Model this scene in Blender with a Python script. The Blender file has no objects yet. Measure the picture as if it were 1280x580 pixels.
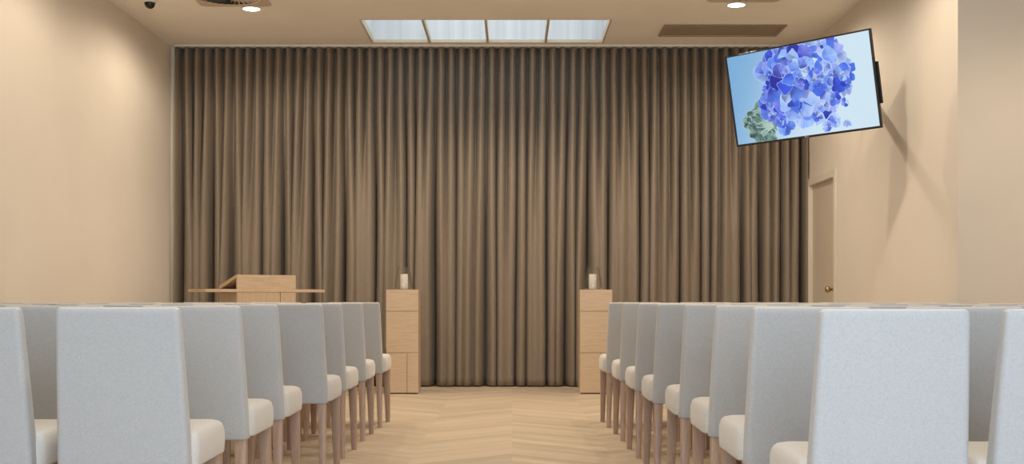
import bpy, bmesh, math, random
from mathutils import Vector, Matrix
PI = math.pi
rnd = random.Random(7)
sc = bpy.context.scene
COL = sc.collection

# ------------------------------------------------------------------ helpers
def lin(r, g, b):
    def f(c):
        c /= 255.0
        return c / 12.92 if c <= 0.04045 else ((c + 0.055) / 1.055) ** 2.4
    return (f(r), f(g), f(b), 1.0)

def link(name, me, mat=None, parent=None, loc=(0, 0, 0), rotz=0.0):
    o = bpy.data.objects.new(name, me)
    COL.objects.link(o)
    if mat is not None and me is not None:
        me.materials.append(mat)
    o.location = loc
    o.rotation_euler = (0, 0, rotz)
    if parent is not None:
        o.parent = parent
    return o

def obj(name, bm, mat, parent=None, loc=(0, 0, 0), rotz=0.0, smooth=False):
    bmesh.ops.recalc_face_normals(bm, faces=bm.faces)
    me = bpy.data.meshes.new(name)
    bm.to_mesh(me); bm.free()
    if smooth:
        for p in me.polygons:
            p.use_smooth = True
        try:
            me.set_sharp_from_angle(angle=math.radians(smooth if smooth is not True else 40))
        except Exception:
            pass
    return link(name, me, mat, parent, loc, rotz)

def thing(name, label, cat, loc=(0, 0, 0), rotz=0.0, group=None):
    o = link(name, None, None, None, loc, rotz)
    o.empty_display_size = 0.1
    return tag(o, label, cat, group)

def tag(o, label, cat, group=None):
    o['label'] = label; o['category'] = cat
    if group:
        o['group'] = group
    return o

def struct(o):
    o['kind'] = 'structure'
    return o

def box(bm, x0, x1, y0, y1, z0, z1, bevel=0.0, seg=2, rot=None):
    r = bmesh.ops.create_cube(bm, size=1.0)
    vs = r['verts']
    for v in vs:
        v.co = Vector((x0 + (v.co.x + .5) * (x1 - x0), y0 + (v.co.y + .5) * (y1 - y0), z0 + (v.co.z + .5) * (z1 - z0)))
    if bevel > 0:
        es = list({e for v in vs for e in v.link_edges})
        r2 = bmesh.ops.bevel(bm, geom=es, offset=bevel, segments=seg, profile=0.6, affect='EDGES')
        vs = r2['verts']
    if rot is not None:
        for v in vs:
            v.co = rot @ v.co
    return vs

def loft(bm, rings, cap0=True, cap1=True, closed=True):
    vr = [[bm.verts.new(p) for p in ring] for ring in rings]
    n = len(vr[0])
    for a, b in zip(vr[:-1], vr[1:]):
        for i in range(n if closed else n - 1):
            j = (i + 1) % n
            bm.faces.new((a[i], a[j], b[j], b[i]))
    if cap0: bm.faces.new(vr[0][::-1])
    if cap1: bm.faces.new(vr[-1])
    return vr

def rrect(w, d, r, seg=4):
    """rounded rectangle outline, centred, list of (x, y)"""
    out = []
    for cx, cy, a0 in ((w/2-r, d/2-r, 0), (-w/2+r, d/2-r, PI/2), (-w/2+r, -d/2+r, PI), (w/2-r, -d/2+r, 1.5*PI)):
        for k in range(seg + 1):
            a = a0 + k * PI / 2 / seg
            out.append((cx + r*math.cos(a), cy + r*math.sin(a)))
    return out

def lathe(bm, prof, seg=32, centre=(0, 0, 0), axis='Z'):
    rings = []
    for r, z in prof:
        ring = []
        for k in range(seg):
            a = 2*PI*k/seg
            p = Vector((r*math.cos(a), r*math.sin(a), z))
            if axis == 'X':
                p = Vector((p.z, p.x, p.y))
            ring.append(p + Vector(centre))
        rings.append(ring)
    loft(bm, rings)

# ------------------------------------------------------------------ materials
class NT:
    def __init__(self, name):
        self.m = bpy.data.materials.new(name); self.m.use_nodes = True
        self.t = self.m.node_tree; self.t.nodes.clear()
        self.out = self.n('ShaderNodeOutputMaterial')
        self.p = self.n('ShaderNodeBsdfPrincipled')
        self.l(self.p.outputs[0], self.out.inputs[0])
    def n(self, ty, **kw):
        x = self.t.nodes.new(ty)
        for k, v in kw.items(): setattr(x, k, v)
        return x
    def l(self, a, b): self.t.links.new(a, b)
    def math(self, op, a, b=None, c=None):
        x = self.n('ShaderNodeMath', operation=op)
        for i, v in enumerate((a, b, c)):
            if v is None: continue
            if isinstance(v, (int, float)): x.inputs[i].default_value = v
            else: self.l(v, x.inputs[i])
        return x.outputs[0]
    def noise(self, scale, detail=3.0, mapping=(1, 1, 1), rough=0.5, coord='Object'):
        tc = self.n('ShaderNodeTexCoord'); mp = self.n('ShaderNodeMapping')
        mp.inputs['Scale'].default_value = mapping
        self.l(tc.outputs[coord], mp.inputs[0])
        nz = self.n('ShaderNodeTexNoise'); nz.inputs['Scale'].default_value = scale
        nz.inputs['Detail'].default_value = detail; nz.inputs['Roughness'].default_value = rough
        self.l(mp.outputs[0], nz.inputs['Vector'])
        return nz.outputs['Fac']
    def ramp(self, fac, stops):
        r = self.n('ShaderNodeValToRGB'); self.l(fac, r.inputs[0])
        els = r.color_ramp.elements
        while len(els) < len(stops): els.new(0.5)
        for e, (p, c) in zip(els, stops): e.position = p; e.color = c
        return r.outputs[0]
    def bump(self, h, strength=0.1, dist=0.01):
        b = self.n('ShaderNodeBump'); b.inputs['Strength'].default_value = strength
        b.inputs['Distance'].default_value = dist
        self.l(h, b.inputs['Height']); self.l(b.outputs[0], self.p.inputs['Normal'])
    def set(self, **kw):
        for k, v in kw.items():
            self.p.inputs[k.replace('_', ' ')].default_value = v

def sh(c, k): return (c[0]*k, c[1]*k, c[2]*k, 1)

def mat_paint(name, c, rough=0.85, var=0.03):
    t = NT(name)
    f = t.noise(1.3, 4)
    t.l(t.ramp(f, [(0.3, sh(c, 1-var)), (0.7, sh(c, 1+var))]), t.p.inputs['Base Color'])
    t.bump(t.noise(180, 2), 0.06, 0.002)
    t.set(Roughness=rough); return t.m

def mat_plain(name, c, rough=0.5, metal=0.0, scale=60):
    t = NT(name)
    t.l(t.ramp(t.noise(scale, 2), [(0.3, sh(c, .95)), (0.7, sh(c, 1.05))]), t.p.inputs['Base Color'])
    t.set(Roughness=rough, Metallic=metal); return t.m

def mat_wood(name, c, mapping, scale=9, var=0.16, rough=0.45):
    t = NT(name)
    f = t.noise(scale, 5, mapping, 0.6)
    g = t.noise(scale*7, 2, mapping, 0.5)
    mix = t.math('ADD', t.math('MULTIPLY', f, 0.7), t.math('MULTIPLY', g, 0.3))
    t.l(t.ramp(mix, [(0.32, sh(c, 1-var)), (0.5, c), (0.7, sh(c, 1+var*.7))]), t.p.inputs['Base Color'])
    t.bump(g, 0.04, 0.001)
    t.set(Roughness=rough); return t.m

def mat_fabric(name, c, scale=430, var=0.14, mapping=(1, 1, 1), sheen=0.2, bump=0.2):
    t = NT(name)
    a = t.noise(scale, 2, (mapping[0]*1.0, mapping[1], mapping[2]*0.22))
    b = t.noise(scale, 2, (mapping[0]*0.22, mapping[1]*.22, mapping[2]*1.0))
    w = t.math('ADD', t.math('MULTIPLY', a, 0.5), t.math('MULTIPLY', b, 0.5))
    big = t.noise(5, 3)
    w2 = t.math('ADD', t.math('MULTIPLY', w, 0.95), t.math('MULTIPLY', big, 0.05))
    t.l(t.ramp(w2, [(0.36, sh(c, 1-var)), (0.5, c), (0.64, sh(c, 1+var*.8))]), t.p.inputs['Base Color'])
    t.bump(w, bump, 0.002)
    t.set(Roughness=0.9)
    t.p.inputs['Sheen Weight'].default_value = sheen
    t.p.inputs['Specular IOR Level'].default_value = 0.2
    return t.m

WALLC = (0.74, 0.655, 0.545, 1)
M_wall = mat_paint('wall_paint', WALLC)
M_ceil = mat_paint('ceiling_paint', (0.88, 0.825, 0.73, 1))
M_trim = mat_paint('trim_paint', (0.74, 0.67, 0.55, 1), 0.45)
M_door = mat_paint('door_paint', (0.62, 0.52, 0.40, 1), 0.5)
M_white = mat_plain('white_metal', (0.78, 0.75, 0.68, 1), 0.45)
M_vent = mat_plain('vent_metal', (0.60, 0.50, 0.38, 1), 0.5)
M_black = mat_plain('black_plastic', (0.012, 0.012, 0.013, 1), 0.35)
M_dark = mat_plain('dark_cavity', (0.03, 0.025, 0.02, 1), 0.9)
M_gloss = mat_plain('black_dome', (0.006, 0.006, 0.007, 1), 0.08)
M_brass = mat_plain('aged_brass', (0.55, 0.40, 0.20, 1), 0.22, 1.0)
M_oak_h = mat_wood('oak_horizontal_grain', (0.57, 0.42, 0.275, 1), (0.6, 0.6, 7))
M_oak_v = mat_wood('oak_vertical_grain', (0.55, 0.40, 0.26, 1), (7, 7, 0.6))
M_leg = mat_wood('leg_wood', (0.41, 0.265, 0.18, 1), (8, 8, 0.7), 10, 0.22, 0.4)
M_back = mat_fabric('back_linen', (0.44, 0.43, 0.415, 1), var=.09)
M_seat = mat_fabric('seat_linen', (0.58, 0.54, 0.49, 1), var=.08)
M_wax = mat_plain('candle_wax', (0.86, 0.82, 0.72, 1), 0.5)
M_wick = mat_plain('candle_wick', (0.03, 0.025, 0.02, 1), 0.9)
M_base = mat_plain('underseat_cloth', (0.02, 0.018, 0.016, 1), 0.9)
def mat_shaft():
    t = NT('lightwell_lining'); c = (0.70, 0.72, 0.73, 1)
    t.l(t.ramp(t.noise(14, 3, (1, 1, .02)), [(0.3, sh(c, .86)), (0.7, sh(c, 1.08))]), t.p.inputs['Base Color'])
    t.set(Roughness=.35); return t.m
M_shaft = mat_shaft()

def mat_curtain():
    t = NT('curtain_cloth')
    c = (0.25, 0.194, 0.139, 1)
    a = t.noise(320, 2, (1, 1, 0.03)); b = t.noise(300, 2, (0.06, .06, 1))
    w = t.math('ADD', t.math('MULTIPLY', a, 0.65), t.math('MULTIPLY', b, 0.35))
    t.l(t.ramp(w, [(0.34, sh(c, .88)), (0.5, c), (0.66, sh(c, 1.12))]), t.p.inputs['Base Color'])
    t.bump(w, 0.12, 0.002)
    t.set(Roughness=0.52); t.p.inputs['Sheen Weight'].default_value = 0.1
    t.p.inputs['Specular IOR Level'].default_value = 0.35
    return t.m
M_curtain = mat_curtain()

def mat_floor():
    t = NT('chevron_plank_floor')
    tc = t.n('ShaderNodeTexCoord'); sp = t.n('ShaderNodeSeparateXYZ'); t.l(tc.outputs['Object'], sp.inputs[0])
    X, Y = sp.outputs[0], sp.outputs[1]
    W, S, PW = 0.60, 0.85, 0.16
    pp = t.math('PINGPONG', X, W)
    tt = t.math('ADD', Y, t.math('MULTIPLY', pp, S))
    pt = t.math('DIVIDE', tt, PW)
    pid = t.math('FLOOR', pt); cid = t.math('FLOOR', t.math('DIVIDE', X, W))
    cb = t.n('ShaderNodeCombineXYZ'); t.l(pid, cb.inputs[0]); t.l(cid, cb.inputs[1])
    wn = t.n('ShaderNodeTexWhiteNoise', noise_dimensions='3D'); t.l(cb.outputs[0], wn.inputs['Vector'])
    # grain runs along each plank
    gv = t.n('ShaderNodeCombineXYZ'); t.l(t.math('MULTIPLY', tt, 26.0), gv.inputs[0]); t.l(t.math('MULTIPLY', pp, 2.2), gv.inputs[1]); t.l(cid, gv.inputs[2])
    nz = t.n('ShaderNodeTexNoise'); nz.inputs['Scale'].default_value = 1.0; nz.inputs['Detail'].default_value = 4
    t.l(gv.outputs[0], nz.inputs['Vector'])
    bv = t.n('ShaderNodeCombineXYZ'); t.l(t.math('MULTIPLY', tt, 4.6), bv.inputs[0]); t.l(t.math('MULTIPLY', X, .25), bv.inputs[1])
    bn = t.n('ShaderNodeTexNoise'); bn.inputs['Scale'].default_value = 1.0; bn.inputs['Detail'].default_value = 3; bn.inputs['Roughness'].default_value = .6
    t.l(bv.outputs[0], bn.inputs['Vector'])
    f = t.math('ADD', t.math('MULTIPLY', wn.outputs['Value'], 0.16), t.math('ADD', t.math('MULTIPLY', nz.outputs['Fac'], 0.34), t.math('MULTIPLY', bn.outputs['Fac'], 0.50)))
    fr = t.math('FRACT', pt)
    e = t.math('LESS_THAN', fr, 0.02)
    c = (0.50, 0.390, 0.270, 1)
    col = t.ramp(f, [(0.30, sh(c, .78)), (0.47, c), (0.64, sh(c, 1.18))])
    mx = t.n('ShaderNodeMix', data_type='RGBA'); t.l(t.math('MULTIPLY', e, 0.12), mx.inputs[0])
    t.l(col, mx.inputs[6]); mx.inputs[7].default_value = (0.20, 0.13, 0.07, 1)
    t.l(mx.outputs[2], t.p.inputs['Base Color'])
    t.set(Roughness=0.5); t.p.inputs['Specular IOR Level'].default_value = 0.35
    return t.m
M_floor = mat_floor()

def mat_glass(name):
    t = NT(name); t.t.nodes.remove(t.p)
    tr = t.n('ShaderNodeBsdfTransparent'); tr.inputs[0].default_value = (.955, .95, .94, 1)
    gl = t.n('ShaderNodeBsdfGlossy'); gl.inputs['Roughness'].default_value = .03
    lw = t.n('ShaderNodeLayerWeight'); lw.inputs[0].default_value = .5
    fac = t.math('MULTIPLY_ADD', t.math('POWER', lw.outputs['Facing'], 3.0), .75, .05)
    mx = t.n('ShaderNodeMixShader'); t.l(fac, mx.inputs[0]); t.l(tr.outputs[0], mx.inputs[1]); t.l(gl.outputs[0], mx.inputs[2])
    t.l(mx.outputs[0], t.out.inputs[0]); return t.m
M_glass = mat_glass('clear_glass')

def mat_emit(name, c, s):
    t = NT(name)
    t.p.inputs['Base Color'].default_value = (0.8, 0.8, 0.8, 1)
    t.p.inputs['Emission Color'].default_value = c
    t.p.inputs['Emission Strength'].default_value = s
    return t.m
M_lamp = mat_emit('downlight_lens', (1.0, 0.92, 0.80, 1), 9.0)

def mat_picture():
    t = NT('screen_picture')
    a = t.n('ShaderNodeAttribute'); a.attribute_name = 'picture'
    t.p.inputs['Base Color'].default_value = (0.01, 0.01, 0.01, 1)
    t.set(Roughness=0.35)
    t.l(a.outputs['Color'], t.p.inputs['Emission Color'])
    t.p.inputs['Emission Strength'].default_value = 0.82
    return t.m
M_pic = mat_picture()

def mat_grille():
    t = NT('perforated_grille')
    tc = t.n('ShaderNodeTexCoord'); sp = t.n('ShaderNodeSeparateXYZ'); t.l(tc.outputs['Object'], sp.inputs[0])
    a = t.math('PINGPONG', sp.outputs[0], 0.008); b = t.math('PINGPONG', sp.outputs[1], 0.008)
    h = t.math('LESS_THAN', t.math('ADD', t.math('POWER', a, 2), t.math('POWER', b, 2)), 0.000018)
    t.l(t.ramp(h, [(0.0, (0.40, 0.325, 0.235, 1)), (1.0, (0.06, 0.045, 0.03, 1))]), t.p.inputs['Base Color'])
    t.set(Roughness=0.6); return t.m
M_grille = mat_grille()

# ------------------------------------------------------------------ room dimensions (metres; camera at the origin, looking +Y)
XL, XR, YB, ZC = -3.70, 3.21, 13.24, 3.69
YCOR, XW, YF = 8.64, 5.6, -0.45
T = 0.15
def wall(name, boxes, mat=None):
    bm = bmesh.new()
    for b in boxes: box(bm, *b)
    return struct(obj(name, bm, mat or M_wall))

wall('floor', [(XL-T, XW+T, YF-T, YB+T, -0.12, 0)], M_floor)
SX0, SX1, SY0, SY1 = -1.50, 0.98, 11.77, 12.83      # rooflight opening
wall('ceiling', [(XL-T, SX0, YF-T, YB+T, ZC, ZC+.012), (SX1, XW+T, YF-T, YB+T, ZC, ZC+.012),
                 (SX0, SX1, YF-T, SY0, ZC, ZC+.012), (SX0, SX1, SY1, YB+T, ZC, ZC+.012)], M_ceil)
wall('wall_left', [(XL-T, XL, YF-T, YB+T, 0, ZC)])
wall('wall_back', [(XL, XR, YB, YB+T, 0, ZC)])
DY0, DY1, DZ = 11.93, 12.92, 2.17                    # door opening in the right wall
wall('wall_right', [(XR, XR+T, DY1, YB+T, 0, ZC), (XR, XR+T, YCOR, DY0, 0, ZC), (XR, XR+T, DY0, DY1, DZ, ZC),
                    (XR+T, XW+T, YCOR, YCOR+T, 0, ZC)])
wall('wall_side', [(XW, XW+T, YF-T, YCOR, 0, ZC)])
wall('wall_front', [(XL, XW, YF-T, YF, 0, 0.35), (XL, XW, YF-T, YF, 2.75, ZC), (XL, -1.7, YF-T, YF, .35, 2.75), (2.6, XW, YF-T, YF, .35, 2.75)])
for nm, b in (('baseboard_left', (XL, XL+.015, YF, YB, 0, .1)), ('baseboard_back', (XL+.015, XR, YB-.015, YB, 0, .1)),
              ('baseboard_right', (XR-.015, XR, YCOR, DY0-.07, 0, .1)), ('baseboard_return', (XR+.0, XW, YCOR-.015, YCOR, 0, .1))):
    bm = bmesh.new(); box(bm, *b, bevel=.004); struct(obj(nm, bm, M_trim))
bm = bmesh.new(); box(bm, XL+.001, XL+.048, 13.0, YB-.001, 0.1, ZC-.001, bevel=.004)
struct(obj('trim_1', bm, M_trim))

# door with casing and knob in the right wall
bm = bmesh.new()
box(bm, XR+.022, XR+.062, DY0+.012, DY1-.012, 0.006, DZ-.012, bevel=.003)
door = struct(obj('door_1', bm, M_door))
bm = bmesh.new()
for b in ((XR-.018, XR, DY0-.07, DY0+.006, 0, DZ+.07), (XR-.018, XR, DY1-.006, DY1+.07, 0, DZ+.07), (XR-.018, XR, DY0+.006, DY1-.006, DZ-.006, DZ+.07)):
    box(bm, *b, bevel=.004)
for b in ((XR, XR+.14, DY0+.0005, DY0+.011, 0, DZ), (XR, XR+.14, DY1-.011, DY1-.0005, 0, DZ), (XR, XR+.14, DY0+.011, DY1-.011, DZ-.011, DZ-.0005)):
    box(bm, *b)
cas = obj('door_frame', bm, M_trim, door)
bm = bmesh.new()
prof = [(0.0, 0.0), (.032, 0.0), (.033, -.006), (.026, -.012), (.013, -.016), (.012, -.034), (.020, -.040), (.028, -.050), (.030, -.060), (.027, -.070), (.017, -.077), (0.0005, -.079)]
lathe(bm, [(r_*1.15, z_*1.2) for r_, z_ in prof], 28, (XR+.022, DY0+.085, 1.045), 'X')
obj('door_knob', bm, M_brass, door, smooth=True)

# ------------------------------------------------------------------ rooflight
bm = bmesh.new()
SH = 0.95
for b in ((SX0-.02, SX0, SY0-.02, SY1+.02, ZC+.012, ZC+SH), (SX1, SX1+.02, SY0-.02, SY1+.02, ZC+.012, ZC+SH),
          (SX0, SX1, SY0-.02, SY0, ZC+.012, ZC+SH), (SX0, SX1, SY1, SY1+.02, ZC+.012, ZC+SH)):
    box(bm, *b)
rl = struct(obj('window_1', bm, M_shaft))
bm = bmesh.new()
fw = .018
for b in ((SX0, SX0+fw, SY0, SY1, ZC-.004, ZC+.07), (SX1-fw, SX1, SY0, SY1, ZC-.004, ZC+.07),
          (SX0+fw, SX1-fw, SY0, SY0+fw*.5, ZC-.004, ZC+.07), (SX0+fw, SX1-fw, SY1-fw, SY1, ZC-.004, ZC+.03)):
    box(bm, *b, bevel=.002)
obj('window_frame', bm, M_vent, rl)
for k in (1, 2, 3):
    x = SX0 + (SX1-SX0)*k/4
    bm = bmesh.new(); box(bm, x-.013, x+.013, SY0+fw*.5, SY1-fw, ZC-.002, ZC+.06, bevel=.002)
    obj('glazing_bar', bm, M_vent, rl)
for k in range(4):
    x0 = SX0 + (SX1-SX0)*k/4; x1 = SX0 + (SX1-SX0)*(k+1)/4
    bm = bmesh.new(); box(bm, x0+.015, x1-.015, SY0+.01, SY1-.01, ZC+SH-.02, ZC+SH-.014)
    obj('glass_pane', bm, M_glass, rl)

# ------------------------------------------------------------------ curtain and its track
def curtain():
    cr = random.Random(5)
    NF, SUB, ROWS = 62, 20, 46
    x0t, x1t, x0b, x1b = -3.628, 3.195, -3.668, 3.195
    ztop, zbot = ZC-.022, 0.012
    yfront = 12.935
    # every pleat valley keeps a depth of its own: a few stay deep down to the hem, the rest open out into broad soft panels
    deep = [False]*(NF+1)
    k = 1
    while k <= NF:
        deep[k] = True
        k += cr.choice([1, 2, 2, 2, 3, 3])
    dbot = [cr.uniform(.20, .265) if d else cr.choice([.008, .015, .03, .05, .08]) for d in deep]
    pbot = [cr.uniform(.75, 1.5) if d else cr.uniform(.7, 1.3) for d in deep]
    onset = [cr.uniform(.02, .45) for _ in deep]
    drift = [cr.uniform(-.030, .030) for _ in range(NF+2)]
    sway = [cr.uniform(-.012, .012) for _ in range(NF+2)]
    for i in range(NF+1):                                  # ridges either side of a deep valley draw towards it
        if deep[i]:
            drift[i] += .014; drift[min(NF+1, i+1)] -= .014
    front = [cr.uniform(-.018, .018) for _ in range(NF+2)]
    verts, faces = [], []
    n = NF*SUB+1
    for r in range(ROWS+1):
        v = r/ROWS
        z = ztop+(zbot-ztop)*v
        for c in range(n):
            g = c/SUB; k = min(NF-1, int(g)); t = g-k      # ridge k at t=0, ridge k+1 at t=1, valley k+1 between
            vi = k+1
            m = max(0, min(1, (v-onset[vi]*.6)/.5)); m = m*m*(3-2*m)
            d = .165*(1-m)+dbot[vi]*m
            p = .85*(1-m)+pbot[vi]*m
            sn = math.sin(PI*t)
            y = yfront+.012*(1-v)+d*(sn*sn)**p
            y -= .030*(1-m)*math.exp(-((t-.5)/.12)**2)      # small ridge at the back of each pleat
            ff = t*t*(3-2*t)
            w0, w1 = k, k+1
            M = max(0, min(1, (v-.08)/.6))
            y += (front[w0]*(1-ff)+front[w1]*ff)*M
            y += .004*math.sin(6.28*g*1.37+1.3)*M
            u = g/NF
            x = (x0t+(x1t-x0t)*u)*(1-v)+(x0b+(x1b-x0b)*u)*v
            e = min(1, g, NF-g)
            dx = (drift[w0]*(1-ff)+drift[w1]*ff)*M + (sway[w0]*(1-ff)+sway[w1]*ff)*math.sin(v*5.0+k*.0)*M
            # the cloth bellies out beside the valley, which narrows its mouth
            dx += math.sin(2*PI*t)*(.011*(1-m)+(.023 if deep[vi] else .005)*m)
            x += dx*e
            x = max(XL+.012, min(XR-.012, x)); y = min(y, YB-.03)
            verts.append((x, y, z))
    for r in range(ROWS):
        for c in range(n-1):
            a = r*n+c
            faces.append((a, a+1, a+n+1, a+n))
    me = bpy.data.meshes.new('curtain'); me.from_pydata(verts, [], faces)
    for p in me.polygons: p.use_smooth = True
    o = link('curtain', me, M_curtain)
    s = o.modifiers.new('thickness', 'SOLIDIFY'); s.thickness = .003; s.offset = 0
    return tag(o, 'floor-length taupe brown pleated curtain covering the whole far wall', 'curtain')
curtain()
bm = bmesh.new(); box(bm, XL+.06, XR-.02, 12.93, 13.045, ZC-.020, ZC-.0005, bevel=.003)
tag(obj('curtain_track', bm, M_white), 'slim white curtain track along the ceiling above the brown curtain', 'curtain track')

# ------------------------------------------------------------------ ceiling fittings
def downlight(x, y, label):
    t = thing('downlight', label, 'ceiling light', (x, y, ZC), group='recessed ceiling downlights')
    bm = bmesh.new()
    lathe(bm, [(.078, 0), (.094, 0), (.094, -.004), (.088, -.008), (.079, -.006), (.078, 0)], 36)
    obj('trim_ring', bm, M_white, t, smooth=True)
    bm = bmesh.new(); lathe(bm, [(.0005, -.001), (.078, -.001), (.078, -.004), (.0005, -.006)], 36)
    obj('lens', bm, M_lamp, t, smooth=True)
downlight(-2.46, 11.33, 'round glowing recessed downlight in the ceiling on the left, beside the swirl vent')
downlight(2.09, 11.18, 'round glowing recessed downlight in the ceiling on the right, near the grille')

def swirl(x, y, label):
    t = thing('ceiling_diffuser', label, 'air vent', (x, y, ZC), group='square swirl air diffusers')
    S, R = .33, .275
    bm = bmesh.new()
    N = 48
    def sq(a):
        c, s = math.cos(a), math.sin(a); k = S/max(abs(c), abs(s)); return (c*k, s*k)
    angs = [2*PI*(k+.5)/N for k in range(N)]
    r1 = [(*sq(a), -.001) for a in angs]; r2 = [(*sq(a), -.009) for a in angs]
    r3 = [(R*1.03*math.cos(a), R*1.03*math.sin(a), -.012) for a in angs]
    r4 = [(R*math.cos(a), R*math.sin(a), -.002) for a in angs]
    loft(bm, [r1, r2, r3, r4], False, False)
    obj('face_plate', bm, M_vent, t)
    bm = bmesh.new(); lathe(bm, [(.0005, -.0005), (R, -.0005), (R, -.0015), (.0005, -.0015)], 48)
    obj('backing', bm, M_dark, t)
    bm = bmesh.new()
    for k in range(28):
        a0 = 2*PI*k/28
        pts0, pts1 = [], []
        for i in range(7):
            f = i/6; r = .05+(R-.052)*f; a = a0+.55*f; w = (.010+.016*f)/r/1.3
            pts0.append((r*math.cos(a), r*math.sin(a), -.0025)); pts1.append((r*math.cos(a+w), r*math.sin(a+w), -.013))
        A = [bm.verts.new(p) for p in pts0]; B = [bm.verts.new(p) for p in pts1]
        for i in range(6): bm.faces.new((A[i], A[i+1], B[i+1], B[i]))
    lathe(bm, [(.0005, -.002), (.055, -.002), (.055, -.012), (.0005, -.014)], 24)
    obj('vanes', bm, M_vent, t)
swirl(-2.57, 10.89, 'square swirl air diffuser cut off by the top edge, upper left ceiling')
swirl(2.12, 10.73, 'square swirl air diffuser barely showing at the top edge, right of centre')

t = thing('return_air_grille', 'long flat brownish return air grille in the ceiling near the television', 'air vent', (2.135, 12.235, ZC))
bm = bmesh.new()
gx, gy, gw = .615, .255, .04
for b in ((-gx, gx, -gy, -gy+gw), (-gx, gx, gy-gw, gy), (-gx, -gx+gw, -gy+gw, gy-gw), (gx-gw, gx, -gy+gw, gy-gw)):
    box(bm, *b, -.014, -.0005, bevel=.004)
obj('grille_frame', bm, M_grille, t)
bm = bmesh.new(); box(bm, -gx+gw, gx-gw, -gy+gw, gy-gw, -.008, -.0005)
obj('grille_face', bm, M_grille, t)

t = thing('security_camera', 'small white and black dome security camera on the ceiling, upper left', 'security camera', (-3.26, 10.8, ZC+.003))
bm = bmesh.new(); lathe(bm, [(.0005, 0), (.066, 0), (.072, -.012), (.072, -.052), (.064, -.074), (.052, -.080), (.0005, -.080)], 32)
obj('housing', bm, M_white, t, smooth=True)
bm = bmesh.new(); lathe(bm, [(.0005, -.080), (.049, -.080), (.050, -.086)] + [(.046*math.cos(a), -.088-.046*math.sin(a)) for a in [k*PI/2/8 for k in range(8)]] + [(.0005, -.134)], 32)
obj('dome', bm, M_gloss, t, smooth=True)

# ------------------------------------------------------------------ television on its bracket
TVC = Vector((2.3744, 9.9027, 2.6663)); yaw, pit, roll, TW = .7763, .201, .0239, 1.3574
TH = TW*.575
n_ = Vector((-math.sin(yaw)*math.cos(pit), -math.cos(yaw)*math.cos(pit), -math.sin(pit)))
r_ = Vector((math.cos(yaw), -math.sin(yaw), 0)); u_ = n_.cross(r_)
if u_.z < 0: u_ = -u_
rr = r_*math.cos(roll)+u_*math.sin(roll); uu = -r_*math.sin(roll)+u_*math.cos(roll)
tv = thing('television', 'tilted wall-mounted flat screen showing a blue hydrangea on pale blue', 'television', TVC)
# local frame: x = screen right, y = into the wall side, z = screen up
tv.matrix_world = Matrix(((rr.x, -n_.x, uu.x, TVC.x), (rr.y, -n_.y, uu.y, TVC.y), (rr.z, -n_.z, uu.z, TVC.z), (0, 0, 0, 1)))
bz = .013
bm = bmesh.new()
for b in ((-TW/2, TW/2, 0, .03, TH/2-bz, TH/2), (-TW/2, TW/2, 0, .03, -TH/2, -TH/2+bz*1.4), (-TW/2, -TW/2+bz, 0, .03, -TH/2+bz*1.4, TH/2-bz), (TW/2-bz, TW/2, 0, .03, -TH/2+bz*1.4, TH/2-bz)):
    box(bm, *b, bevel=.002)
obj('bezel', bm, M_black, tv)
bm = bmesh.new(); box(bm, -TW/2+.004, TW/2-.004, .012, .035, -TH/2+.004, TH/2-.004, bevel=.004)
box(bm, -.42, .42, .035, .062, -.30, .16, bevel=.012)
obj('back_cover', bm, M_black, tv)
bm = bmesh.new(); lathe(bm, [(.0005, -.0006), (.0075, -.0006), (.0075, .001), (.0005, .001)], 20)
for v in bm.verts: v.co = Vector((v.co.x, v.co.z, v.co.y-TH/2+.0095))
box(bm, .011, .0135, -.0006, .001, -TH/2+.004, -TH/2+.015); box(bm, .0135, .018, -.0006, .001, -TH/2+.004, -TH/2+.0062)
box(bm, .0205, .023, -.0006, .001, -TH/2+.004, -TH/2+.015); box(bm, .023, .0285, -.0006, .001, -TH/2+.004, -TH/2+.0062)
box(bm, .023, .0285, -.0006, .001, -TH/2+.0128, -TH/2+.015); box(bm, .0262, .0285, -.0006, .001, -TH/2+.0062, -TH/2+.0098)
obj('maker_badge', bm, mat_plain('badge_grey', (.35, .35, .36, 1), .4), tv)

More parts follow.
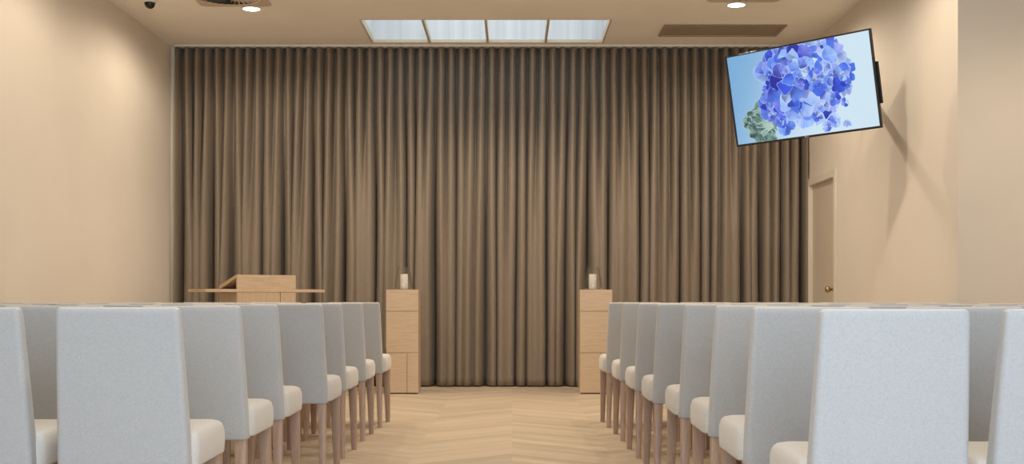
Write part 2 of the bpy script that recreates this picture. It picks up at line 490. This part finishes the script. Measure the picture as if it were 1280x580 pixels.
def picture():
    pr = random.Random(11)
    SW, SHH = TW-2*bz, TH-2.4*bz
    zc0 = bz*.2
    verts, faces, cols = [], [], []
    layer = [0]
    def P(u, v, lay): return ((u-.5)*SW, .0095-lay*1.6e-5, (.5-v)*SHH+zc0)
    G = 24
    base = 0
    for j in range(G+1):
        for i in range(G+1):
            u, v = i/G, j/G
            verts.append(P(u, v, 0))
            k = min(1, max(0, (u*1.0+v*.25-.05)/.85)); k = k*k*(3-2*k)
            a, b = lin(118, 170, 214), lin(203, 226, 240)
            cols.append([a[q]*(1-k)+b[q]*k for q in range(3)]+[1])
    for j in range(G):
        for i in range(G):
            a = j*(G+1)+i; faces.append((a, a+G+1, a+G+2, a+1))
    asp = SW/SHH
    def poly(pts, cin, cout, centre=None):
        """fan polygon with a centre colour and an edge colour; pts in uv"""
        layer[0] += 1
        s = len(verts)
        cu = centre or (sum(p[0] for p in pts)/len(pts), sum(p[1] for p in pts)/len(pts))
        C = lambda p: (min(.999, max(.001, p[0])), min(.999, max(.001, p[1])))
        verts.append(P(*C(cu), layer[0])); cols.append(list(cin))
        for k, p in enumerate(pts):
            verts.append(P(*C(p), layer[0])); cols.append(list(cout[k % len(cout)] if isinstance(cout, list) else cout))
        for k in range(len(pts)):
            faces.append((s, s+1+k, s+1+(k+1) % len(pts)))
    def petal(cu, cv, ang, L, Wd, cin, cout, edge, fold=None):
        w1, w2, bend = pr.uniform(0, 6.28), pr.uniform(0, 6.28), pr.uniform(-.5, .5)
        def shape(k0, ox=0.0, oy=0.0):
            pts = []
            for k in range(22):
                a = 2*PI*k/22
                lx = .5+.5*math.cos(a)*k0
                w = math.sin(a)*k0*(.42+.62*lx)*(1+.12*math.sin(2*a+w1)+.07*math.sin(5*a+w2))
                if math.cos(a) > .8: lx += .07*math.sin(3*a+w2)
                x = (lx+ox)*L; y = (w+oy)*Wd+bend*L*lx*lx*.5
                pts.append((cu+(x*math.cos(ang)-y*math.sin(ang))/asp, cv+x*math.sin(ang)+y*math.cos(ang)))
            return pts
        edge = tuple(edge[q]*.55+cout[q]*.45 for q in range(3))+(1,)
        poly(shape(1.0), edge, edge)
        ph = pr.uniform(0, 6.28); co = []
        for k in range(22):
            f = .5+.5*math.cos(2*PI*k/22)
            g = f if fold is None else .5+.5*math.sin(2*PI*k/22+fold)
            g = min(1, max(0, g+.22*math.sin(2*PI*k/22*4+ph)))
            co.append([cin[q]*(1-g)+cout[q]*g for q in range(3)]+[1])
        mid = [cin[q]*.4+cout[q]*.6 for q in range(3)]+[1]
        main = shape(.95)
        c2 = (sum(p[0] for p in main)/22, sum(p[1] for p in main)/22)
        poly(main, mid, co, c2)
        if pr.random() < .6:                        # creased half of the petal
            h = pr.choice([0, 11]); half = [main[(h+i) % 22] for i in range(12)]
            t0, t1 = half[0], half[-1]
            cr_ = ((t0[0]+t1[0])/2*.6+c2[0]*.4, (t0[1]+t1[1])/2*.6+c2[1]*.4)
            kk = pr.choice([.55, .7, 1.25])
            poly([t0]+half[1:-1:2]+[t1], [min(1, q*kk) for q in mid[:3]]+[1], [[min(1, q*(.5+.5*kk)) for q in co[(h+i*2) % 22][:3]]+[1] for i in range(8)], cr_)
    deep = [lin(18, 48, 190), lin(30, 70, 215), lin(12, 32, 150), lin(48, 92, 226)]
    midc = [lin(78, 124, 232), lin(98, 142, 238), lin(118, 134, 230), lin(66, 110, 226), lin(120, 150, 238)]
    pale = [lin(158, 190, 244), lin(180, 206, 246), lin(160, 172, 238), lin(196, 220, 248), lin(140, 178, 244)]
    edgep = lin(214, 228, 250); edged = lin(52, 84, 210)
    def floret(u, v, R, tone, lo=True):
        a0 = pr.uniform(0, PI/2)
        for k in range(4):
            a = a0+k*PI/2+pr.uniform(-.2, .2)
            q = pr.random()
            if q < tone: cin, cout, e = pr.choice(deep), pr.choice(deep+midc+midc), pr.choice([edged, edged, edgep])
            elif q < tone+.3: cin, cout, e = pr.choice(deep+midc), pr.choice(midc+pale+pale), pr.choice([edgep, pale[0]])
            else: cin, cout, e = pr.choice(midc+pale), pr.choice(pale), pr.choice([edgep, edgep, midc[0]])
            petal(u, v, a, R*pr.uniform(.8, 1.2), R*pr.uniform(.55, .85), cin, cout, e, pr.choice([None, None, 0, 2, 4]))
        c = [(u+.008*math.cos(t_)/asp, v+.008*math.sin(t_)) for t_ in [k*PI/4 for k in range(8)]]
        poly(c, lin(235, 240, 255), lin(150, 170, 230))
    def inside(u, v):
        # head of flowers: a broad dome that narrows towards the lower left
        du, dv = (u-.555)/.29, (v-.34)/.36
        if du*du+dv*dv < 1: return True
        du, dv = (u-.48)/.24, (v-.56)/.24
        return du*du+dv*dv < 1
    # solid underlayer so that no background shows between florets
    und = []
    for k in range(60):
        a = 2*PI*k/60; u, v = .54, .42
        while inside(u, v): u += .006*math.cos(a); v += .01*math.sin(a)
        und.append((u-.012*math.cos(a), max(.004, v-.02*math.sin(a))))
    poly(und, lin(70, 110, 225), lin(120, 156, 236), (.54, .42))
    # leaf, lower left
    gl = [lin(58, 96, 96), lin(84, 122, 116), lin(110, 148, 140), lin(44, 74, 76), lin(134, 168, 160)]
    def leafblade(cu, cv, a, L, Wd, k):
        pts, n = [], 30
        for i in range(n):
            q = 2*PI*i/n
            rr_ = 1+.13*math.sin(7*q+k)+.06*math.sin(13*q)
            x = math.cos(q)*L*rr_; y = math.sin(q)*Wd*rr_
            pts.append((cu+(x*math.cos(a)-y*math.sin(a))/asp, cv+x*math.sin(a)+y*math.cos(a)))
        big = [((p[0]-cu)*1.07+cu, (p[1]-cv)*1.07+cv) for p in pts]
        poly(big, lin(170, 198, 190), lin(168, 196, 190))
        poly(pts, gl[(k*2) % 5], [gl[(k+i//3) % 5] for i in range(n)])
    for k, (u, v, a, L, Wd) in enumerate(((.215, .66, -.5, .17, .12), (.14, .74, -.3, .15, .10), (.21, .80, .2, .17, .14), (.25, .62, .3, .10, .07), (.115, .79, .4, .10, .075),
                                          (.165, .90, .6, .14, .10), (.24, .93, 1.1, .12, .08), (.25, .77, .9, .14, .055), (.18, .73, .1, .10, .05), (.14, .83, .7, .09, .035), (.21, .86, .5, .11, .035))):
        leafblade(u, v, a, L, Wd, k)
    for k in range(16):                      # pale veins
        a = PI*.62+k*.11; u0, v0 = .285, .86
        L = .20+.05*math.sin(k*2.1)
        pts = [(u0, v0-.006), (u0+L*.5*math.cos(a)/asp, v0-L*.9*.5*math.sin(a)-.012), (u0+L*math.cos(a)/asp, v0-L*1.1*math.sin(a)), (u0+L*.5*math.cos(a)/asp, v0-L*.9*.5*math.sin(a)+.002)]
        poly(pts, lin(150, 182, 174), lin(176, 204, 196))
    pts_ = []
    for _ in range(5000):
        u, v = pr.uniform(.2, .9), pr.uniform(.0, .95)
        if inside(u, v) and all(((u-a)*asp)**2+(v-b)**2 > .085**2 for a, b in pts_): pts_.append((u, v))
    # outer ones first, central ones on top
    pts_.sort(key=lambda p: -(((p[0]-.53)*asp)**2+(p[1]-.4)**2))
    for u, v in pts_:
        tone = .62 if u < .42 else (.36 if u < .6 else .24)
        floret(u, v, pr.choice([.07, .09, .115, .14, .165]), tone)
    for u, v, R, tone in ((.37, .88, .105, .75), (.34, .80, .06, .9), (.29, .71, .05, .6), (.60, .81, .06, .8), (.72, .88, .085, .1), (.66, .93, .06, .3), (.79, .93, .05, .2),
                          (.82, .50, .06, .5), (.81, .42, .06, .15), (.74, .65, .075, .45), (.80, .70, .05, .4), (.65, .70, .07, .3), (.27, .38, .05, .95), (.30, .27, .05, .8), (.69, .05, .05, .5)):
        floret(u, v, R, tone)
    me = bpy.data.meshes.new('screen'); me.from_pydata(verts, [], faces)
    ca = me.color_attributes.new('picture', 'FLOAT_COLOR', 'POINT')
    for k, c in enumerate(cols): ca.data[k].color = c
    link('screen', me, M_pic, tv)
picture()

# bracket: wall plate on the right wall, folding arm, plate behind the screen (parts of the television, they move with it)
Minv = tv.matrix_world.inverted()
def tvpart(name, bm, mat):
    for v in bm.verts: v.co = Minv @ v.co
    return obj(name, bm, mat, tv)
back = TVC - n_*.066
WY, WZ = 10.70, 2.74
bm = bmesh.new(); box(bm, XR-.016, XR-.0005, WY-.07, WY+.07, WZ-.20, WZ+.20, bevel=.003); tvpart('wall_plate', bm, M_black)
def beam(bm, a, b, w, h):
    a, b = Vector(a), Vector(b); d = (b-a).normalized(); s = d.cross(Vector((0, 0, 1))).normalized(); up = s.cross(d)
    loft(bm, [[p + s*w*i + up*h*j for i, j in ((-.5, -.5), (.5, -.5), (.5, .5), (-.5, .5))] for p in (a, b)])
tip = back + Vector((0, 0, .01))
bm = bmesh.new()
beam(bm, (XR-.016, WY, WZ), tip, .05, .055)
lathe(bm, [(.0005, -.05), (.03, -.05), (.03, .05), (.0005, .05)], 16, (XR-.045, WY-.02, WZ))
tvpart('bracket_arm', bm, M_black)
bm = bmesh.new(); box(bm, -.25, .25, .062, .072, -.20, .20, bevel=.003); obj('mount_plate', bm, M_black, tv)
bm = bmesh.new(); box(bm, TW/2-.01, TW/2+.016, .036, .05, -.20, .13, bevel=.003); box(bm, .25, TW/2-.01, .040, .05, -.03, .0)
obj('side_bar', bm, M_black, tv)

# ------------------------------------------------------------------ candle plinths and hurricane candles
def plinth(x0, x1, label, latch):
    y0 = 11.97; d = .32; h = 1.042
    w = x1-x0
    t = thing('plinth', label, 'plinth', ((x0+x1)/2, y0+d/2, 0), group='oak candle plinths by the curtain')
    bm = bmesh.new(); box(bm, -w/2, w/2, -d/2+.019, d/2, 0.0, h, bevel=.0015)
    obj('body', bm, M_oak_v, t)
    g = .0025
    zs = (0.012, .411, .826, h)
    mid = -w/2 + w*.65
    for (a, b, z0, z1) in ((-w/2, w/2, zs[2]+g, zs[3]), (-w/2, w/2, zs[1]+g, zs[2]-g), (-w/2, mid-g, zs[0], zs[1]-g), (mid+g, w/2, zs[0], zs[1]-g)):
        bm = bmesh.new(); box(bm, a, b, -d/2, -d/2+.018, z0, z1, bevel=.0012)
        obj('front_panel', bm, M_oak_h, t)
    bm = bmesh.new(); box(bm, -w/2+.01, w/2-.01, -d/2+.004, -d/2+.018, 0, .011); obj('toe_strip', bm, M_dark, t)
    if latch:
        bm = bmesh.new()
        R, rt = .024, .0065
        rings = []
        for i in range(20):
            a = 2*PI*i/20
            rings.append([(-w/2-.010+rt*math.sin(b_)*.8, -d/2+.05+(R+rt*math.cos(b_))*math.cos(a), .385+(R+rt*math.cos(b_))*math.sin(a)) for b_ in [2*PI*j/8 for j in range(8)]])
        rings.append(rings[0]); loft(bm, rings, False, False)
        box(bm, -w/2-.012, -w/2+.001, -d/2+.035, -d/2+.065, .405, .45, bevel=.003)
        obj('ring_pull', bm, M_black, t, smooth=True)
    return (x0+x1)/2, y0+d/2, h
def candle(cx, cy, h, cdx, label, glabel):
    t = thing('hurricane_glass', glabel, 'glass candle shade', (cx, cy, h), group='glass hurricane shades')
    bm = bmesh.new()
    outer = [(.0005, 0.001), (.060, 0.001), (.078, .006), (.089, .018), (.092, .034), (.088, .062), (.080, .105), (.070, .16), (.060, .205), (.055, .232)]
    inner = [(r-.0028 if r > .01 else r, z+(.005 if i < 3 else .0)) for i, (r, z) in enumerate(outer)]
    inner = [p for p in inner]
    lathe(bm, outer + inner[::-1], 40)
    obj('shade', bm, M_glass, t, smooth=30)
    c = thing('pillar_candle', label, 'candle', (cx+cdx, cy, h+.0065), group='ivory pillar candles')
    bm = bmesh.new(); lathe(bm, [(.0005, 0), (.037, 0), (.039, .003), (.039, .146), (.036, .151), (.020, .149), (.0005, .146)], 32)
    obj('wax', bm, M_wax, c, smooth=True)
    bm = bmesh.new(); lathe(bm, [(.0005, .145), (.0018, .145), (.0016, .166), (.0005, .167)], 10)
    obj('wick', bm, M_wick, c)
p = plinth(-1.255, -.934, 'pale oak plinth with panelled front standing left of the aisle', True)
candle(p[0]+.0, p[1], p[2], .005, 'unlit ivory pillar candle inside the glass on the left plinth', 'clear flared hurricane glass standing on the left oak plinth')
p = plinth(.678, 1.0, 'pale oak plinth with panelled front partly hidden behind the right chairs', False)
candle(p[0]-.018, p[1], p[2], -.005, 'unlit ivory pillar candle inside the glass on the right plinth', 'clear flared hurricane glass standing on the right oak plinth')

# ------------------------------------------------------------------ lectern
lt = thing('lectern', 'pale oak lectern with wide side shelf and sloped reading board', 'lectern', (-2.54, 11.97, 0), math.radians(36))
LW, LD = .62, .45
bm = bmesh.new(); box(bm, -LW/2, LW/2, -LD/2+.019, LD/2, 0, 1.014, bevel=.0015); obj('pedestal', bm, M_oak_v, lt)
sx = -LW/2+LW*.73
for a, b in ((-LW/2, sx-.003), (sx+.003, LW/2)):
    bm = bmesh.new(); box(bm, a, b, -LD/2, -LD/2+.018, 0.004, 1.014, bevel=.0012); obj('front_panel', bm, M_oak_v, lt)
bm = bmesh.new(); box(bm, -.63, .63, -LD/2-.003, LD/2, 1.015, 1.044, bevel=.002); obj('shelf_top', bm, M_oak_h, lt)
bm = bmesh.new(); box(bm, -LW/2, LW/2, -LD/2, -LD/2+.022, 1.0445, 1.184, bevel=.0015); obj('upper_front', bm, M_oak_h, lt)
bm = bmesh.new()
y0, y1 = -LD/2+.0225, LD/2-.002
prof = [(y0, 1.184), (y0, 1.154), (y1-.02, 1.0445), (y1, 1.0445), (y1, 1.083)]
loft(bm, [[(x, y, z) for y, z in prof] for x in (-LW/2, LW/2)])
obj('reading_board', bm, M_oak_h, lt)

# ------------------------------------------------------------------ chairs
CW, CT, SW, PITCH = .42, .386, .458, .44      # back width at the bottom and the top, seat width, spacing width
def back_bm():
    bm = bmesh.new()
    rings = []
    levels = [(.398, .90), (.400, .97), (.405, 1.0)] + [(.405+(.900-.405)*k/12, 1.0) for k in range(1, 13)] + [(.906, .99), (.912, .965), (.917, .92), (.921, .85), (.9238, .74), (.925, .58)]
    for z, s in levels:
        f = max(0.0, (z-.40)/.525)
        w = CW+(CT-CW)*f**1.1; th = .078-.022*f
        yr = -.445-.058*f**1.15                                 # rear face
        cyy = yr+th/2
        ring = []
        for x, y in rrect(w, th, .020, 5):
            inset = (1-s)*th*.8
            k = max(0, 1-inset/(w/2)); ky = s if z > .9 or z < .404 else 1.0
            xx = x*k; yy = y*ky
            xn = xx/(w/2)
            curve = .014*(xn*xn-.35)*(.3+.7*f)*-1.0           # hollowed towards the sitter
            dip = -.006*(1-xn*xn)*max(0, (f-.8)/.2)
            ring.append((xx, cyy+yy+curve*-1.0*-1.0, z+dip))
        rings.append(ring)
    # dense caps so that the top stays smooth
    loft(bm, rings)
    return bm
def seat_bm():
    bm = bmesh.new(); rings = []
    D0, D1 = -.405, 0.0
    for z, ins, cr in ((.408, .006, 0), (.410, .002, 0), (.416, 0, 0), (.45, -.002, 0), (.485, -.001, 0), (.500, .002, .15), (.513, .007, .4), (.521, .016, .7), (.5265, .034, .9), (.530, .075, 1.0), (.532, .13, 1.0)):
        w, d = SW-2*ins, (D1-D0)-ins*1.4
        ring = []
        for x, y in rrect(w, d, max(.012, .034-ins*.2), 5):
            ring.append((x, (D0+D1)/2-ins*.3+y, z))
        rings.append(ring)
    loft(bm, rings); return bm
def leg_bm(sx, rear):
    bm = bmesh.new(); rings = []
    for k in range(7):
        f = k/6                       # 0 top, 1 foot
        z = .408*(1-f)
        s = .050-.018*f if not rear else .046-.016*f
        if rear:
            xo = CW/2-.008-s/2+.004*f; yo = -.415-.048*f**1.4+.0
        else:
            xo = SW/2-.010-s/2; yo = -.010-s/2
        rings.append([(sx*xo+x, yo+y, z) for x, y in rrect(s, s, .004, 2)])
    loft(bm, rings[::-1]); return bm

def make_chair():
    t = link('dining_chair', None); t.empty_display_size = .1
    bo = obj('backrest', back_bm(), M_back, t, smooth=50)
    bo.data.materials.append(M_seat)                       # the sitter's side and the top edge are in the cream linen
    for p in bo.data.polygons:
        if p.normal.z > .62 or (p.normal.y > .7 and p.center.z > .45): p.material_index = 1
    s = obj('seat', seat_bm(), M_seat, t, smooth=50)
    bm = bmesh.new(); box(bm, -CW/2+.012, CW/2-.012, -.40, -.010, .400, .4078); obj('underside', bm, M_base, t)
    for rear in (False, True):
        for sx in (-1, 1):
            obj('leg', leg_bm(sx, rear), M_leg, t, smooth=30)
    return t
proto = make_chair(); used = [False]
def place(x, y, rz, label, group):
    if not used[0]:
        used[0] = True; r = proto
    else:
        r = proto.copy(); COL.objects.link(r)
        for ch in list(proto.children):
            c = ch.copy(); COL.objects.link(c); c.parent = r
    r.location = (x, y, 0); r.rotation_euler = (0, 0, rz)
    tag(r, label, 'chair', group)
ORD = ['first', 'second', 'third', 'fourth', 'fifth', 'sixth', 'seventh', 'eighth']
SEATN = ['at the aisle', 'second from the aisle', 'third from the aisle', 'fourth from the aisle', 'fifth from the aisle']
LD_ = [9.30, 8.47, 7.58, 6.75, 5.89, 5.13, 4.26]
LX_ = [-.942, -.972, -.976, -.964, -1.036, -1.024, -1.024]
RD_ = [9.30, 8.46, 7.61, 6.75, 5.98, 5.22, 4.41, 3.60]
RX_ = [.682, .711, .725, .736, .770, .782, .766, .778]
LCOL = {0: [0, .575, 1.065, 1.59, 2.085], 5: [0, .525, 1.05, 1.56, 2.07], 6: [0, .494, 1.0, 1.51, 2.02]}
RCOL = {0: [0, .52, 1.015, 1.54, 2.04], 5: [0, .508, 1.003, 1.51, 2.01], 6: [0, .50, 1.0, 1.5, 2.0], 7: [0, .478, .97, 1.47, 1.97]}
for side, DD, XX, CC in ((-1, LD_, LX_, LCOL), (1, RD_, RX_, RCOL)):
    for i, (d, x) in enumerate(zip(DD, XX)):
        offs = CC.get(i) or [.505*k + (rnd.uniform(-.009, .009) if k else 0) for k in range(5)]
        for k in range(5):
            xe = x+side*offs[k]
            if abs(xe) > (d+.02)*640/1500: continue           # outside the frame
            cx = xe+side*PITCH/2
            if side > 0: cx = min(cx, XR-.018-SW/2)
            dy = rnd.uniform(-.02, .02) if k else 0
            place(cx, d+dy, math.radians(rnd.uniform(-.9, .9)),
                  'grey linen dining chair, %s row from the curtain, %s block, %s' % (ORD[i], 'left' if side < 0 else 'right', SEATN[k]),
                  'upholstered dining chairs in rows')

# ------------------------------------------------------------------ light
def spot(x, y, power, size=172, col=(1.0, .885, .735), blend=.42):
    l = bpy.data.lights.new('downlight_or_fill', 'SPOT'); l.energy = power; l.color = col
    l.spot_size = math.radians(size); l.spot_blend = blend; l.shadow_soft_size = .06
    o = bpy.data.objects.new('downlight_or_fill', l); COL.objects.link(o); o.location = (x, y, ZC-.02)
for y, pw in ((11.3, 88), (8.8, 74), (6.2, 34), (3.6, 26)):
    spot(-2.46, y, pw); spot(2.09, y-.12, pw)
spot(-.2, 10.75, 125, 150)  # unseen fill spot, added to brighten the curtain and plinths
spot(4.4, 6.6, 95, 150, (1.0, .80, .58))  # added warm fill for the right return wall, no fitting seen there
for y, pw in ((9.4, 120), (6.6, 70), (3.6, 100)):  # unseen aisle fills, added to lift the floor, seats and ceiling bounce
    spot(-.15, y, pw, 92, blend=.8)
def area(name, loc, rot, sx_, sy_, power, col):
    l = bpy.data.lights.new(name, 'AREA'); l.shape = 'RECTANGLE'; l.size = sx_; l.size_y = sy_; l.energy = power; l.color = col
    o = bpy.data.objects.new(name, l); COL.objects.link(o); o.location = loc; o.rotation_euler = rot
area('window_daylight', (.45, YF-.05, 1.55), (PI/2, 0, 0), 4.2, 2.35, 158, (.66, .815, 1.0))
area('rooflight_daylight', ((SX0+SX1)/2, (SY0+SY1)/2, ZC+SH-.03), (0, 0, 0), SX1-SX0-.05, SY1-SY0-.05, 14, (.80, .92, 1.0))

w = bpy.data.worlds.new('sky'); sc.world = w; w.use_nodes = True
bg = w.node_tree.nodes['Background']; bg.inputs[0].default_value = (.75, .87, 1.0, 1); bg.inputs[1].default_value = 0.8

# ------------------------------------------------------------------ camera
cam = bpy.data.cameras.new('camera'); co = bpy.data.objects.new('camera', cam); COL.objects.link(co)
co.location = (0, 0, .95); co.rotation_euler = (PI/2, 0, 0)
cam.sensor_width = 36; cam.lens = 36*1500/1280; cam.shift_y = 83.5/1280; cam.clip_start = .05
sc.camera = co
sc.view_settings.view_transform = 'Standard'; sc.view_settings.look = 'None'
sc.view_settings.exposure = 0.29; sc.view_settings.gamma = 1.0; sc.view_settings.use_curve_mapping = False
